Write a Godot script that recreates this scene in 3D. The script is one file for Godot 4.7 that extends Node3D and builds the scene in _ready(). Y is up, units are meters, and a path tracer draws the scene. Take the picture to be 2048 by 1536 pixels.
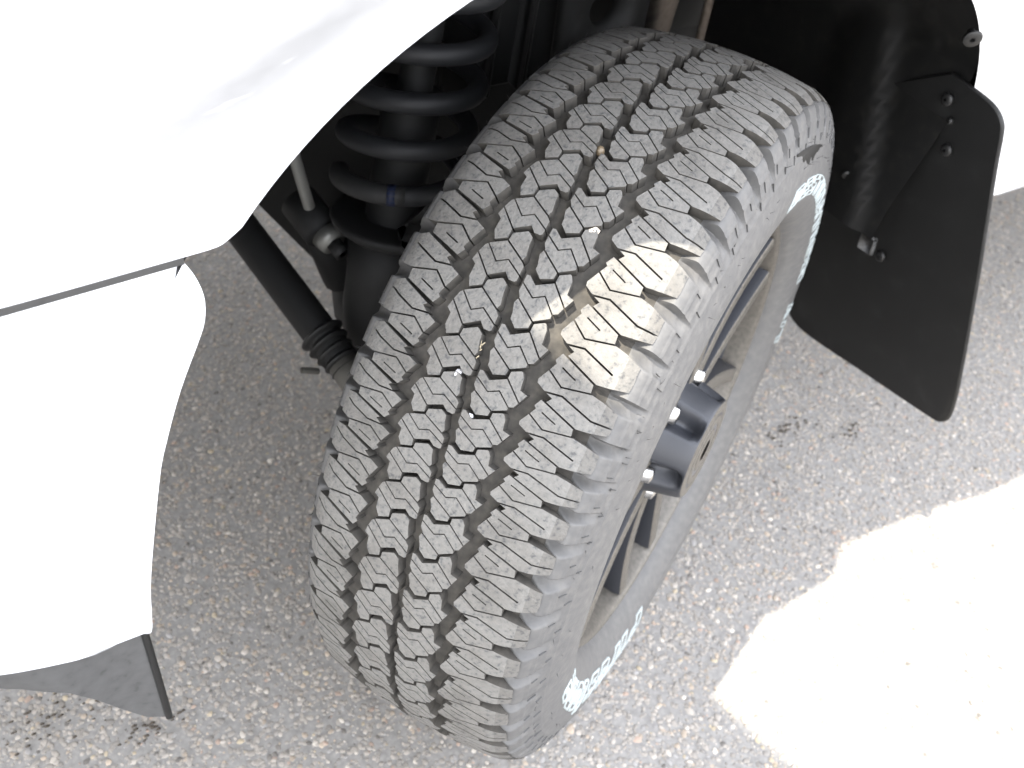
extends Node3D

# ---------------------------------------------------------------- wheel frame
# x towards the front of the tread, y up the tread, z inboard; the wheel is steered to the left
const WX := Vector3(-0.61303, 0.71590, 0.33418) * 1.0254
const WY := Vector3(0.61856, 0.69806, -0.36070) * 1.0254
const WZ := Vector3(-0.49150, -0.01441, -0.87076) * 1.0254
const HUB := Vector3(0.0064, 0.4102, 0.0087)
const R := 0.40
const NP := 60
const KMM := 38.0
const ARCH := Vector2(-0.035, 0.533)
const ARCH_R := 0.468

var M := {}
var knots := PackedFloat64Array()
var prof := [[], []]
var prof_s := [[], []]
var rng := RandomNumberGenerator.new()
var truck: Node3D
var wheel: Node3D


func lin(r: float, g: float, b: float) -> Color:
	return Color(r, g, b).linear_to_srgb()


func mat(c: Color, rough := 0.7, metal := 0.0) -> StandardMaterial3D:
	var m := StandardMaterial3D.new()
	m.albedo_color = c
	m.roughness = rough
	m.metallic = metal
	return m


func noise(freq: float, type := FastNoiseLite.TYPE_SIMPLEX_SMOOTH, oct := 4, sd := 1) -> FastNoiseLite:
	var n := FastNoiseLite.new()
	n.noise_type = type
	n.frequency = freq
	n.fractal_octaves = oct
	n.seed = sd
	return n


func ntex(n: FastNoiseLite, size := 512, ramp: Array = [], normal := 0.0) -> NoiseTexture2D:
	var t := NoiseTexture2D.new()
	t.width = size
	t.height = size
	t.seamless = true
	t.noise = n
	if ramp.size():
		var g := Gradient.new()
		var offs := PackedFloat32Array()
		var cols := PackedColorArray()
		for e in ramp:
			offs.append(e[0])
			cols.append(e[1])
		g.offsets = offs
		g.colors = cols
		t.color_ramp = g
	if normal > 0.0:
		t.as_normal_map = true
		t.bump_strength = normal
	return t


func tri(m: StandardMaterial3D, scale: float) -> StandardMaterial3D:
	m.uv1_triplanar = true
	m.uv1_scale = Vector3(scale, scale, scale)
	return m


func gray(v: float) -> Color:
	return lin(v, v, v)


func obj(called: String, mesh: Mesh, material: Material, parent: Node = self) -> MeshInstance3D:
	var o := MeshInstance3D.new()
	o.name = called
	o.mesh = mesh
	if material:
		o.material_override = material
	parent.add_child(o, true)
	return o


func tag(o: Node, label := "", category := "", group := "", kind := "") -> void:
	if label: o.set_meta("label", label)
	if category: o.set_meta("category", category)
	if group: o.set_meta("group", group)
	if kind: o.set_meta("kind", kind)


func st_new() -> SurfaceTool:
	var st := SurfaceTool.new()
	st.begin(Mesh.PRIMITIVE_TRIANGLES)
	return st


func quad(st: SurfaceTool, a: Vector3, b: Vector3, c: Vector3, d: Vector3) -> void:
	# seen with a, b, c, d clockwise
	for p in [a, b, c, a, c, d]:
		st.add_vertex(p)


func finish(st: SurfaceTool, smooth := false) -> ArrayMesh:
	if smooth:
		st.index()
	st.generate_normals()
	return st.commit()


# a grid of points [row][column]; normals smooth over the grid
func grid_mesh(rows: Array, closed := false, flip := false) -> ArrayMesh:
	var nr := rows.size()
	var nc: int = rows[0].size()
	var v := PackedVector3Array()
	var nn := PackedVector3Array()
	var uv := PackedVector2Array()
	var idx := PackedInt32Array()
	v.resize(nr * nc)
	nn.resize(nr * nc)
	uv.resize(nr * nc)
	for i in nr:
		var im := maxi(i - 1, 0)
		var ip := mini(i + 1, nr - 1)
		for j in nc:
			var jm := j - 1
			var jp := j + 1
			if closed:
				if jm < 0: jm = nc - 2
				if jp >= nc: jp = 1
			else:
				jm = maxi(jm, 0)
				jp = mini(jp, nc - 1)
			var du: Vector3 = rows[ip][j] - rows[im][j]
			var dv: Vector3 = rows[i][jp] - rows[i][jm]
			var n := dv.cross(du).normalized()
			v[i * nc + j] = rows[i][j]
			nn[i * nc + j] = -n if flip else n
			uv[i * nc + j] = Vector2(float(j) / nc, float(i) / nr)
	for i in nr - 1:
		for j in nc - 1:
			var a := i * nc + j
			if flip:
				idx.append_array([a, a + 1, a + nc, a + 1, a + nc + 1, a + nc])
			else:
				idx.append_array([a, a + nc, a + 1, a + 1, a + nc, a + nc + 1])
	var arr := []
	arr.resize(Mesh.ARRAY_MAX)
	arr[Mesh.ARRAY_VERTEX] = v
	arr[Mesh.ARRAY_NORMAL] = nn
	arr[Mesh.ARRAY_TEX_UV] = uv
	arr[Mesh.ARRAY_INDEX] = idx
	var m := ArrayMesh.new()
	m.add_surface_from_arrays(Mesh.PRIMITIVE_TRIANGLES, arr)
	return m


# a tube along points with a radius each
func tube(pts: Array, radii: Array, sides := 12, caps := true) -> ArrayMesh:
	var rows := []
	var up := Vector3(0.13, 0.9, 0.21).normalized()
	for i in pts.size():
		var d: Vector3 = (pts[mini(i + 1, pts.size() - 1)] - pts[maxi(i - 1, 0)]).normalized()
		var a := d.cross(up).normalized()
		if a.length() < 0.5:
			a = d.cross(Vector3.RIGHT).normalized()
		var b := d.cross(a).normalized()
		up = a.cross(d).normalized()
		var r: float = radii[mini(i, radii.size() - 1)]
		var row := []
		for k in sides + 1:
			var t := TAU * k / sides
			row.append(pts[i] + (a * cos(t) + b * sin(t)) * r)
		rows.append(row)
	if caps:
		var first := []
		var last := []
		for k in sides + 1:
			first.append(pts[0])
			last.append(pts[pts.size() - 1])
		rows.push_front(first)
		rows.append(last)
	return grid_mesh(rows, true)


# a lathe about the wheel's axle: points (u outboard, r)
func lathe(pts: Array, n := 96, wob = null) -> ArrayMesh:
	var rows := []
	for p in pts:
		var row := []
		for k in n + 1:
			var t := TAU * k / n
			var r: float = p[1]
			if wob != null:
				r = wob.call(t, p[0], r)
			row.append(Vector3(r * cos(t), r * sin(t), -p[0]))
		rows.append(row)
	return grid_mesh(rows, true)


func wp(t: float, r: float, u: float) -> Vector3:
	return Vector3(r * cos(t), r * sin(t), -u)


# a box whose edges are chamfered
func bevel_box(size: Vector3, c: float) -> ArrayMesh:
	var st := st_new()
	var h := size * 0.5
	for ax in 3:
		for sg in [-1.0, 1.0]:
			var n := Vector3.ZERO
			n[ax] = sg
			var a1 := (ax + 1) % 3
			var a2 := (ax + 2) % 3
			var q := []
			for s in [[-1, -1], [1, -1], [1, 1], [-1, 1]]:
				var p := Vector3.ZERO
				p[ax] = sg * h[ax]
				p[a1] = s[0] * (h[a1] - c)
				p[a2] = s[1] * (h[a2] - c)
				q.append(p)
			if sg > 0: quad(st, q[3], q[2], q[1], q[0])
			else: quad(st, q[0], q[1], q[2], q[3])
	for ax in 3:
		var a1 := (ax + 1) % 3
		var a2 := (ax + 2) % 3
		for s1 in [-1.0, 1.0]:
			for s2 in [-1.0, 1.0]:
				var q := []
				for e in [[-1.0, 0], [1.0, 0], [1.0, 1], [-1.0, 1]]:
					var p := Vector3.ZERO
					p[ax] = e[0] * (h[ax] - c)
					p[a1] = s1 * (h[a1] - (c if e[1] == 1 else 0.0))
					p[a2] = s2 * (h[a2] - (0.0 if e[1] == 1 else c))
					q.append(p)
				if s1 * s2 > 0: quad(st, q[3], q[2], q[1], q[0])
				else: quad(st, q[0], q[1], q[2], q[3])
	for s0 in [-1.0, 1.0]:
		for s1 in [-1.0, 1.0]:
			for s2 in [-1.0, 1.0]:
				var a := Vector3(s0 * h.x, s1 * (h.y - c), s2 * (h.z - c))
				var b := Vector3(s0 * (h.x - c), s1 * h.y, s2 * (h.z - c))
				var d := Vector3(s0 * (h.x - c), s1 * (h.y - c), s2 * h.z)
				if s0 * s1 * s2 > 0:
					for p in [a, d, b]: st.add_vertex(p)
				else:
					for p in [a, b, d]: st.add_vertex(p)
	return finish(st)


func smooth(a: float, b: float, x: float) -> float:
	var t := clampf((x - a) / (b - a), 0.0, 1.0)
	return t * t * (3.0 - 2.0 * t)


# ---------------------------------------------------------------- tyre
func theta(k: float) -> float:
	var turns := floorf(k / NP)
	var f := k - turns * NP
	var i := int(f)
	return lerpf(knots[i], knots[i + 1], f - i) - TAU * turns


# (u, r, normal u, normal r) at a distance s across the tread from its centre line
func profile(s: float) -> Array:
	var a := absf(s)
	var P: Array = prof[1 if s > 0.0 else 0]
	var L: Array = prof_s[1 if s > 0.0 else 0]
	var i := 0
	while i < L.size() - 2 and L[i + 1] < a:
		i += 1
	var f := clampf((a - L[i]) / (L[i + 1] - L[i]), 0.0, 1.0)
	var p: Array = P[i]
	var q: Array = P[i + 1]
	var o: Array = [lerpf(p[0], q[0], f), lerpf(p[1], q[1], f), lerpf(p[2], q[2], f), lerpf(p[3], q[3], f)]
	return o


func tp(k: float, s: float, h: float) -> Vector3:
	var p := profile(s)
	var t := theta(k)
	var r: float = p[1] + p[3] * h
	var u: float = p[0] + p[2] * h
	return Vector3(r * cos(t), r * sin(t), u * signf(s) if s != 0.0 else u)


func tn(k: float, s: float) -> Vector3:
	var p := profile(s)
	var t := theta(k)
	return Vector3(p[3] * cos(t), p[3] * sin(t), p[2] * signf(s))


func make_profile() -> void:
	for side in 2:
		var pts := []
		for i in 11:
			var u := (0.010 - 0.0012 * side) * i
			pts.append([u, R - 0.949 * u * u])
		for e in [[0.108, 0.3872], [0.115, 0.3826], [0.120, 0.3757], [0.1240, 0.3665], [0.1275, 0.356], [0.1315, 0.343], [0.135, 0.329], [0.137, 0.316], [0.137, 0.303], [0.135, 0.288], [0.130, 0.276], [0.124, 0.2665], [0.118, 0.2605], [0.110, 0.2560], [0.100, 0.2530]]:
			pts.append([e[0] - 0.012 * side, e[1]])
		var s := 0.0
		for i in pts.size():
			if i > 0:
				s += Vector2(pts[i][0] - pts[i - 1][0], pts[i][1] - pts[i - 1][1]).length()
			var a: Array = pts[maxi(i - 1, 0)]
			var b: Array = pts[mini(i + 1, pts.size() - 1)]
			var d := Vector2(b[0] - a[0], b[1] - a[1]).normalized()
			if i == 0:
				d = Vector2(1, 0)
			prof[side].append([pts[i][0], pts[i][1], -d.y, d.x])
			prof_s[side].append(s)
	knots.resize(NP + 1)
	var seen := [0.8902, 0.7991, 0.708, 0.6169, 0.5257, 0.4379, 0.3391, 0.2334, 0.1266, 0.0197, -0.0732, -0.1528, -0.2268, -0.3017, -0.3875, -0.4861, -0.5858, -0.6855, -0.792, -0.899, -1.0069, -1.1148, -1.2227, -1.3306]
	for i in NP + 1:
		if i < 24:
			knots[i] = seen[i]
		else:
			knots[i] = lerpf(-1.3306, 0.8902 - TAU, (i - 23) / float(NP - 23))


func poly(a: Array) -> PackedVector2Array:
	var p := PackedVector2Array()
	for e in a:
		p.append(Vector2(e[0] * KMM, e[1]))
	return p


func strip(a: Vector2, b: Vector2, w: float, ext0 := 0.0, ext1 := 0.0) -> PackedVector2Array:
	var d := (b - a).normalized()
	var n := Vector2(-d.y, d.x) * w * 0.5
	a -= d * ext0
	b += d * ext1
	return PackedVector2Array([a + n, b + n, b - n, a - n])


func cut(pieces: Array, by: PackedVector2Array) -> Array:
	var out := []
	for p in pieces:
		for q in Geometry2D.clip_polygons(p, by):
			if not Geometry2D.is_polygon_clockwise(q) and absf(area(q)) > 0.4:
				out.append(q)
	return out


func area(p: PackedVector2Array) -> float:
	var s := 0.0
	for i in p.size():
		s += p[i].cross(p[(i + 1) % p.size()])
	return s * 0.5


# splits block outlines (k in mm, s in mm) into bands, then cuts the sipes out of them
func block_pieces(outline: PackedVector2Array, sipes: Array, bands: Array) -> Array:
	if Geometry2D.is_polygon_clockwise(outline):
		outline.reverse()
	var pieces := []
	var last := -400.0
	var cuts := bands.duplicate()
	cuts.append(400.0)
	for b in cuts:
		var slab := PackedVector2Array([Vector2(-9000, last), Vector2(9000, last), Vector2(9000, b), Vector2(-9000, b)])
		for q in Geometry2D.intersect_polygons(outline, slab):
			pieces.append(q)
		last = b
	for s in sipes:
		var pts: PackedVector2Array = s[0]
		for i in pts.size() - 1:
			pieces = cut(pieces, strip(pts[i], pts[i + 1], s[1], s[2] if i == 0 else s[1] * 0.3, s[3] if i == pts.size() - 2 else s[1] * 0.3))
	return pieces


func block_mesh(pieces: Array, bands: Array, n: int, jit: float) -> ArrayMesh:
	var v := PackedVector3Array()
	var nn := PackedVector3Array()
	var uv := PackedVector2Array()
	var wv := PackedVector3Array()
	var wn := PackedVector3Array()
	var wuv := PackedVector2Array()
	var ev := PackedVector3Array()
	var en := PackedVector3Array()
	var euv := PackedVector2Array()
	for p in pieces:
		var outer := true
		for q in p:
			if absf(q.y) < 105.9: outer = false
		var top := []
		var nor := []
		var uvs := []
		var low := []
		for q in p:
			var k: float = q.x / KMM + n
			var s: float = q.y * 0.001
			var drop := 0.0
			top.append(tp(k, s, jit - drop))
			nor.append(tn(k, s))
			low.append(tp(k, s, -0.0118))
			uvs.append(Vector2(theta(k) * R * 5.0, s * 5.0))
		var t := Geometry2D.triangulate_polygon(p)
		for i in range(0, t.size(), 3):
			var ta: Vector3 = top[t[i]]
			var face_n: Vector3 = (top[t[i + 1]] - ta).cross(top[t[i + 2]] - ta)
			for j in ([0, 2, 1] if face_n.dot(nor[t[i]]) > 0.0 else [0, 1, 2]):
				if outer:
					ev.append(top[t[i + j]])
					en.append(nor[t[i + j]])
					euv.append(uvs[t[i + j]])
					continue
				v.append(top[t[i + j]])
				nn.append(nor[t[i + j]])
				uv.append(uvs[t[i + j]])
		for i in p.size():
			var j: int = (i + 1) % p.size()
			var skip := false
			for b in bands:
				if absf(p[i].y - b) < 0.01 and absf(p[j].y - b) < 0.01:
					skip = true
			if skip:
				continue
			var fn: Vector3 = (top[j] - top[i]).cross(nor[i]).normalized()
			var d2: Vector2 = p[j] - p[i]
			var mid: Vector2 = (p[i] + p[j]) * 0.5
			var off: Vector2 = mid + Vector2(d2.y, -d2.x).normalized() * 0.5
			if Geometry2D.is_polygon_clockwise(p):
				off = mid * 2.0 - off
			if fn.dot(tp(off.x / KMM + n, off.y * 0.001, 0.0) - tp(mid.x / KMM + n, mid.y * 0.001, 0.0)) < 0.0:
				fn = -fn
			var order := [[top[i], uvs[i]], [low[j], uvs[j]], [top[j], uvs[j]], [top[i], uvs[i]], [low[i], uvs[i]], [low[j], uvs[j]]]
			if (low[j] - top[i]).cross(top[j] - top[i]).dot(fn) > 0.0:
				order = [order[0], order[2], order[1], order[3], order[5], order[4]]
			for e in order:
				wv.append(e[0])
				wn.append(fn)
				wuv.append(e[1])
	var m := ArrayMesh.new()
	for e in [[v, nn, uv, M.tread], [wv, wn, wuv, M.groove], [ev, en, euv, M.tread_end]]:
		if e[0].is_empty(): continue
		var arr := []
		arr.resize(Mesh.ARRAY_MAX)
		arr[Mesh.ARRAY_VERTEX] = e[0]
		arr[Mesh.ARRAY_NORMAL] = e[1]
		arr[Mesh.ARRAY_TEX_UV] = e[2]
		m.add_surface_from_arrays(Mesh.PRIMITIVE_TRIANGLES, arr)
		m.surface_set_material(m.get_surface_count() - 1, e[3])
	return m


func build_tread(parent: Node3D) -> void:
	var rows := []
	var CL := poly([[9.64, 39.5], [9.46, 37.1], [9.39, 33.8], [9.23, 21.3], [9.06, 20.7], [8.92, 10.3], [8.94, 8.3], [9, 4.7], [9.16, 3.8], [9.38, 1.5], [9.49, 3.1], [9.58, -0.7], [9.87, -1], [9.9, 0.5], [9.9, 5.5], [9.79, 10.5], [9.98, 23.4], [10.18, 23.1], [10.3, 32.4], [10.13, 36.4], [9.88, 36.6], [9.81, 41.1]])
	var CLs := [[poly([[9.64, 39.3], [9.98, 23.4]]), 1.15, 2.0, 2.0], [poly([[9.43, 34.1], [9.68, 22], [9.56, 13.2], [9.76, -1.3]]), 1.0, 2.0, 0.0], [poly([[9.23, 21.3], [9.49, 2.4]]), 1.15, 2.0, 2.0]]
	rows.append([CL, CLs, []])
	var CR := poly([[8.68, -6.1], [8.67, -8.7], [8.8, -16.1], [8.62, -29.2], [8.45, -29.4], [8.35, -36.7], [8.36, -38.1], [8.46, -40.6], [8.72, -41.9], [8.76, -48.4], [8.97, -44.7], [9.11, -42.5], [9.16, -38.5], [9.24, -38.7], [9.42, -26.9], [9.56, -26.4], [9.66, -16.9], [9.53, -10.4], [9.43, -9.9], [9.24, -7.2], [9.11, -9.2], [9.01, -6.4]])
	var CRs := [[poly([[9.13, -8.7], [9.42, -26.9]]), 1.15, 2.0, 2.0], [poly([[8.84, -6.2], [9.03, -18.7], [8.91, -27.1], [9.17, -38.9]]), 1.0, 2.0, 0.0], [poly([[8.61, -29.1], [8.97, -45]]), 1.15, 2.0, 2.0]]
	rows.append([CR, CRs, []])
	var RB := [-70.7, -98.0, -106.0, -111.0, -115.0]
	RB.reverse()
	for alt in 2:
		var RR := poly([[7.705, -59.6], [7.865, -56.5], [7.915, -58.6], [8.335, -50.8], [8.415, -51.5], [8.525, -59.8], [8.595, -66.8], [8.705, -63.8], [8.96, -92.4], [8.925, -102.1], [8.875, -111.3], [8.835, -117.5], [8.655, -118.5], [8.465, -117.5], [8.335, -117.5], [8.225, -103], [8.175, -91.5], [7.985, -90.6]])
		var S := [[poly([[8.075, -55.3], [8.305, -69.3], [8.175, -91.5]]), 1.3, 2.0, 2.0], [poly([[7.935, -63.8], [8.055, -77]]), 1.1, 0.0, 0.0]]
		if alt == 0:
			S.append([poly([[8.525, -59.8], [8.465, -72.9], [8.685, -100.4], [8.66, -118.9]]), 1.45, 2.0, 2.0])
		else:
			S.append([poly([[8.525, -59.8], [8.465, -72.9], [8.685, -100.4]]), 1.45, 2.0, 0.0])
		rows.append([RR, S, RB])
	var LB := [66.6, 86.0, 94.0, 98.0]
	for alt in 2:
		var LL := poly([[8.67, 85.8], [8.905, 58.9], [8.965, 61.7], [9.075, 55.4], [9.185, 45.2], [9.505, 51], [9.655, 53.2], [9.705, 50.9], [9.845, 54.6], [9.615, 85], [9.395, 85.7], [9.365, 100.2], [9.215, 100.9], [9.045, 100.7], [8.865, 100.9], [8.715, 100.2], [8.645, 87.6]])
		var S := [[poly([[9.405, 87.1], [9.265, 64.4], [9.505, 50.6]]), 1.35, 2.0, 2.0], [poly([[9.525, 73.7], [9.635, 59.6]]), 1.1, 0.0, 0.0]]
		if alt == 0:
			S.append([poly([[8.895, 95.7], [9.125, 69.5], [9.075, 55]]), 1.45, 0.0, 2.0])
		else:
			S.append([poly([[8.875, 102.7], [8.895, 95.7], [9.125, 69.5], [9.075, 55]]), 1.45, 2.0, 2.0])
		rows.append([LL, S, LB])
	var made := []
	for r in rows:
		made.append(block_pieces(r[0], r[1], r[2]))
	for n in NP:
		for e in [[0, 0], [1, 1], [2 + n % 2, 2], [4 + n % 2, 3]]:
			var mesh := block_mesh(made[e[0]], rows[e[0]][2], n - 9, rng.randf_range(-0.0003, 0.0003))
			obj("tread_block", mesh, null, parent)


func void_depth(k: float, s: float) -> float:
	var a := absf(s) + (0.0115 if s > 0.0 else 0.0)
	var under := 0.0114 * (1.0 - smooth(0.104, 0.1215, a))
	var sector := 0.0
	if s < 0.0:
		var f := fposmod(k - 7.965, 1.0)
		var end := 0.37
		if f < 0.03:
			sector = f / 0.03
		elif f < end:
			sector = 1.0 - pow((f - 0.03) / (end - 0.03), 2.2)
	else:
		var f := fposmod(k - 9.38, 1.0)
		if f < 0.27:
			sector = 1.0 - pow(f / 0.27, 6.0)
	var v := 0.0125 * sector * (1.0 - smooth(0.110, 0.158, a))
	return maxf(under, v) if a > 0.09 else 0.0114


func build_carcass(parent: Node3D) -> void:
	var ss := PackedFloat64Array()
	var top: float = prof_s[1][prof_s[1].size() - 1]
	var x := 0.0
	var half := []
	while x < top:
		half.append(x)
		if x < 0.085: x += 0.02
		elif x < 0.15: x += 0.0022
		elif x < 0.162: x += 0.0022
		else: x += 0.005
	half.append(top)
	for i in range(half.size() - 1, 0, -1):
		ss.append(-half[i])
	for h in half:
		ss.append(h)
	var rows := []
	var ks := []
	for n in NP:
		for f in [0.0, 0.03, 0.07, 0.12, 0.18, 0.24, 0.3, 0.34, 0.37, 0.42, 0.5, 0.58, 0.66, 0.7, 0.75, 0.8, 0.86, 0.93, 0.965, 0.985]:
			ks.append(n + f - 0.035)
	ks.append(NP - 0.035)
	for k in ks:
		rows.append([])
	for i in ks.size():
		var k: float = ks[i] + (7.965 + 0.035 - 8.0)
		for s in ss:
			var h := -void_depth(k, s)
			var a := absf(s)
			# moulded ribs round the sidewall
			for rib in [[0.1335, 0.0011, 0.0010], [0.1455, 0.0010, 0.0010], [0.1575, 0.0008, 0.0010], [0.2120, 0.0014, 0.002]]:
				h += rib[1] * exp(-pow((a - rib[0]) / rib[2], 2.0))
			rows[i].append(tp(k, s, h))
	var lo := 0
	var hi := 0
	for j in ss.size():
		if ss[j] < -0.1065: lo = j
		if ss[j] < 0.097: hi = j
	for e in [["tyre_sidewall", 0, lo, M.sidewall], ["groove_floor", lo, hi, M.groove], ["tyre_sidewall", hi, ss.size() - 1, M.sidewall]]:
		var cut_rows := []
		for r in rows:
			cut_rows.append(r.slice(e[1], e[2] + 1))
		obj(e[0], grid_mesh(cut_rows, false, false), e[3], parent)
	# short mould lines in two rings, and the hair left by the mould
	var st := st_new()
	var hair := st_new()
	for n in 66:
		for e in [[0.1355, 0.0095, 0.0], [0.1475, 0.0085, 0.4]]:
			var k: float = (n + e[2]) * NP / 66.0 + rng.randf_range(-0.09, 0.09)
			var tilt := rng.randf_range(-0.02, 0.02)
			var w := 0.011
			var l: float = e[1] * rng.randf_range(0.7, 1.15)
			var p := [tp(k, -e[0], 0.0012), tp(k + w, -e[0], 0.0012), tp(k + w + tilt, -e[0] - l, 0.0009), tp(k + tilt, -e[0] - l, 0.0009)]
			quad(st, p[0], p[1], p[2], p[3])
			quad(st, p[1], tp(k + w, -e[0], -0.0004), tp(k + w + tilt, -e[0] - l, -0.0004), p[2])
			quad(st, tp(k, -e[0], -0.0004), p[0], p[3], tp(k + tilt, -e[0] - l, -0.0004))
	for n in 200:
		var k := n * NP / 200.0 + rng.randf_range(-0.08, 0.08)
		for sd in [-1.0, 1.0]:
			for a in ([0.150, 0.172] if sd < 0 else [0.108, 0.118]):
				if rng.randf() < 0.4: continue
				var p := tp(k + rng.randf_range(-0.1, 0.1), a * sd, -0.0002)
				var nr := tn(k, a * sd)
				var t := theta(k)
				var tang := Vector3(-sin(t), cos(t), 0)
				var d := (nr * rng.randf_range(0.4, 1.0) + tang * rng.randf_range(-0.4, 0.5) + Vector3(0, 0, -sd) * rng.randf_range(0.3, 1.0)).normalized()
				var side := d.cross(tang).normalized() * 0.00034
				var l := rng.randf_range(0.003, 0.009)
				for c in [p - side, p + side, p + d * l, p - tang * 0.00034, p + tang * 0.00034, p + d * l]:
					hair.add_vertex(c)
	var o := obj("mould_line", finish(st), M.hair, parent)
	tag(o, "", "", "", "stuff")
	o = obj("moulding_hair", finish(hair), M.hair, parent)
	tag(o, "", "", "", "stuff")


# letters: closed outlines in a box one unit high
func letter(c: String) -> Array:
	match c:
		"F": return [0.62, [[[0, 0], [0.0, 1], [0.62, 1], [0.54, 0.78], [0.24, 0.78], [0.24, 0.6], [0.5, 0.6], [0.44, 0.38], [0.24, 0.38], [0.24, 0]]]]
		"i": return [0.26, [[[0, 0], [0, 0.8], [0.24, 0.8], [0.24, 0]]]]
		"r": return [0.46, [[[0, 0], [0, 0.8], [0.44, 0.8], [0.44, 0.56], [0.22, 0.54], [0.22, 0]]]]
		"e": return [0.54, [[[0.5, 0.2], [0.42, 0.0], [0.1, 0], [0, 0.12], [0, 0.68], [0.1, 0.8], [0.42, 0.8], [0.52, 0.68], [0.52, 0.36], [0.2, 0.36], [0.2, 0.2]], [[0.2, 0.5], [0.2, 0.62], [0.33, 0.62], [0.33, 0.5]]]]
		"s": return [0.52, [[[0, 0], [0, 0.2], [0.3, 0.2], [0.3, 0.3], [0.1, 0.3], [0, 0.4], [0, 0.68], [0.1, 0.8], [0.48, 0.8], [0.48, 0.6], [0.2, 0.6], [0.2, 0.5], [0.42, 0.5], [0.5, 0.4], [0.5, 0.12], [0.42, 0]]]]
		"t": return [0.42, [[[0.1, 0.1], [0.1, 1], [0.3, 1], [0.3, 0.8], [0.42, 0.8], [0.42, 0.62], [0.3, 0.62], [0.3, 0.18], [0.42, 0.18], [0.42, 0], [0.2, 0]]]]
		"o": return [0.54, [[[0.1, 0], [0, 0.12], [0, 0.68], [0.1, 0.8], [0.42, 0.8], [0.52, 0.68], [0.52, 0.12], [0.42, 0]], [[0.2, 0.2], [0.2, 0.6], [0.32, 0.6], [0.32, 0.2]]]]
		"n": return [0.54, [[[0, 0], [0, 0.8], [0.42, 0.8], [0.52, 0.68], [0.52, 0], [0.32, 0], [0.32, 0.58], [0.2, 0.58], [0.2, 0]]]]
		"D": return [0.66, [[[0, 0], [0, 1], [0.5, 1], [0.64, 0.85], [0.64, 0.15], [0.5, 0]], [[0.22, 0.22], [0.22, 0.78], [0.42, 0.78], [0.42, 0.22]]]]
		"E": return [0.6, [[[0, 0], [0, 1], [0.58, 1], [0.58, 0.78], [0.24, 0.78], [0.24, 0.6], [0.5, 0.6], [0.5, 0.4], [0.24, 0.4], [0.24, 0.22], [0.58, 0.22], [0.58, 0]]]]
		"S": return [0.62, [[[0, 0], [0, 0.22], [0.38, 0.22], [0.38, 0.4], [0.12, 0.4], [0, 0.5], [0, 0.88], [0.12, 1], [0.58, 1], [0.58, 0.78], [0.22, 0.78], [0.22, 0.6], [0.48, 0.6], [0.6, 0.5], [0.6, 0.12], [0.48, 0]]]]
		"T": return [0.6, [[[0.18, 0], [0.18, 0.78], [0, 0.78], [0, 1], [0.6, 1], [0.6, 0.78], [0.42, 0.78], [0.42, 0]]]]
		"I": return [0.26, [[[0, 0], [0, 1], [0.24, 1], [0.24, 0]]]]
		"N": return [0.68, [[[0, 0], [0, 1], [0.22, 1], [0.44, 0.45], [0.44, 1], [0.66, 1], [0.66, 0], [0.44, 0], [0.22, 0.55], [0.22, 0]]]]
		"A": return [0.7, [[[0, 0], [0.24, 1], [0.46, 1], [0.7, 0], [0.48, 0], [0.45, 0.2], [0.25, 0.2], [0.22, 0]], [[0.29, 0.38], [0.35, 0.72], [0.41, 0.38]]]]
		"O": return [0.66, [[[0.14, 0], [0, 0.15], [0, 0.85], [0.14, 1], [0.52, 1], [0.66, 0.85], [0.66, 0.15], [0.52, 0]], [[0.22, 0.22], [0.22, 0.78], [0.44, 0.78], [0.44, 0.22]]]]
		"/": return [0.44, [[[0, 0], [0.22, 1], [0.44, 1], [0.22, 0]]]]
	return [0.4, []]


func lettering(text: String, a0: float, a1: float, s_in: float, s_out: float, lw: float, parent: Node3D) -> void:
	var total := 0.0
	for c in text:
		total += letter(c)[0] + 0.14
	var at := 0.0
	for c in text:
		var L := letter(c)
		var ink := st_new()
		var face := st_new()
		var place := func(q: Vector2, h: float) -> Vector3:
			var t := a0 + (a1 - a0) * (at + q.x + 0.10 * q.y) / total
			var p := profile(-lerpf(s_in, s_out, q.y))
			return wp(t, p[1] + p[3] * h, p[0] + p[2] * h)
		for outline in L[1]:
			var pts := PackedVector2Array()
			# finer along the outline, so that it follows the sidewall
			for i in outline.size():
				var a := Vector2(outline[i][0], outline[i][1])
				var b := Vector2(outline[(i + 1) % outline.size()][0], outline[(i + 1) % outline.size()][1])
				var m := maxi(1, int((b - a).length() / 0.22))
				for j in m:
					pts.append(a.lerp(b, j / float(m)))
			if Geometry2D.is_polygon_clockwise(pts):
				pts.reverse()
			var n := pts.size()
			for i in n:
				var q := []
				for o in [i, (i + 1) % n]:
					var p0 := pts[(o + n - 1) % n]
					var p1 := pts[o]
					var p2 := pts[(o + 1) % n]
					var d1 := (p1 - p0).normalized()
					var d2 := (p2 - p1).normalized()
					var nn := (Vector2(-d1.y, d1.x) + Vector2(-d2.y, d2.x)).normalized()
					var k: float = lw * 0.5 / maxf(0.5, nn.dot(Vector2(-d1.y, d1.x)))
					q.append([p1 + nn * k, p1 - nn * k])
				var h := 0.0011
				quad(ink, place.call(q[0][0], h), place.call(q[1][0], h), place.call(q[1][1], h), place.call(q[0][1], h))
				quad(ink, place.call(q[0][1], h), place.call(q[1][1], h), place.call(q[1][1], -0.0005), place.call(q[0][1], -0.0005))
				quad(ink, place.call(q[1][0], h), place.call(q[0][0], h), place.call(q[0][0], -0.0005), place.call(q[1][0], -0.0005))
		if L[1].size():
			var o := obj("raised_letter", finish(ink), M.white_letter, parent)
		at += L[0] + 0.14


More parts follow.
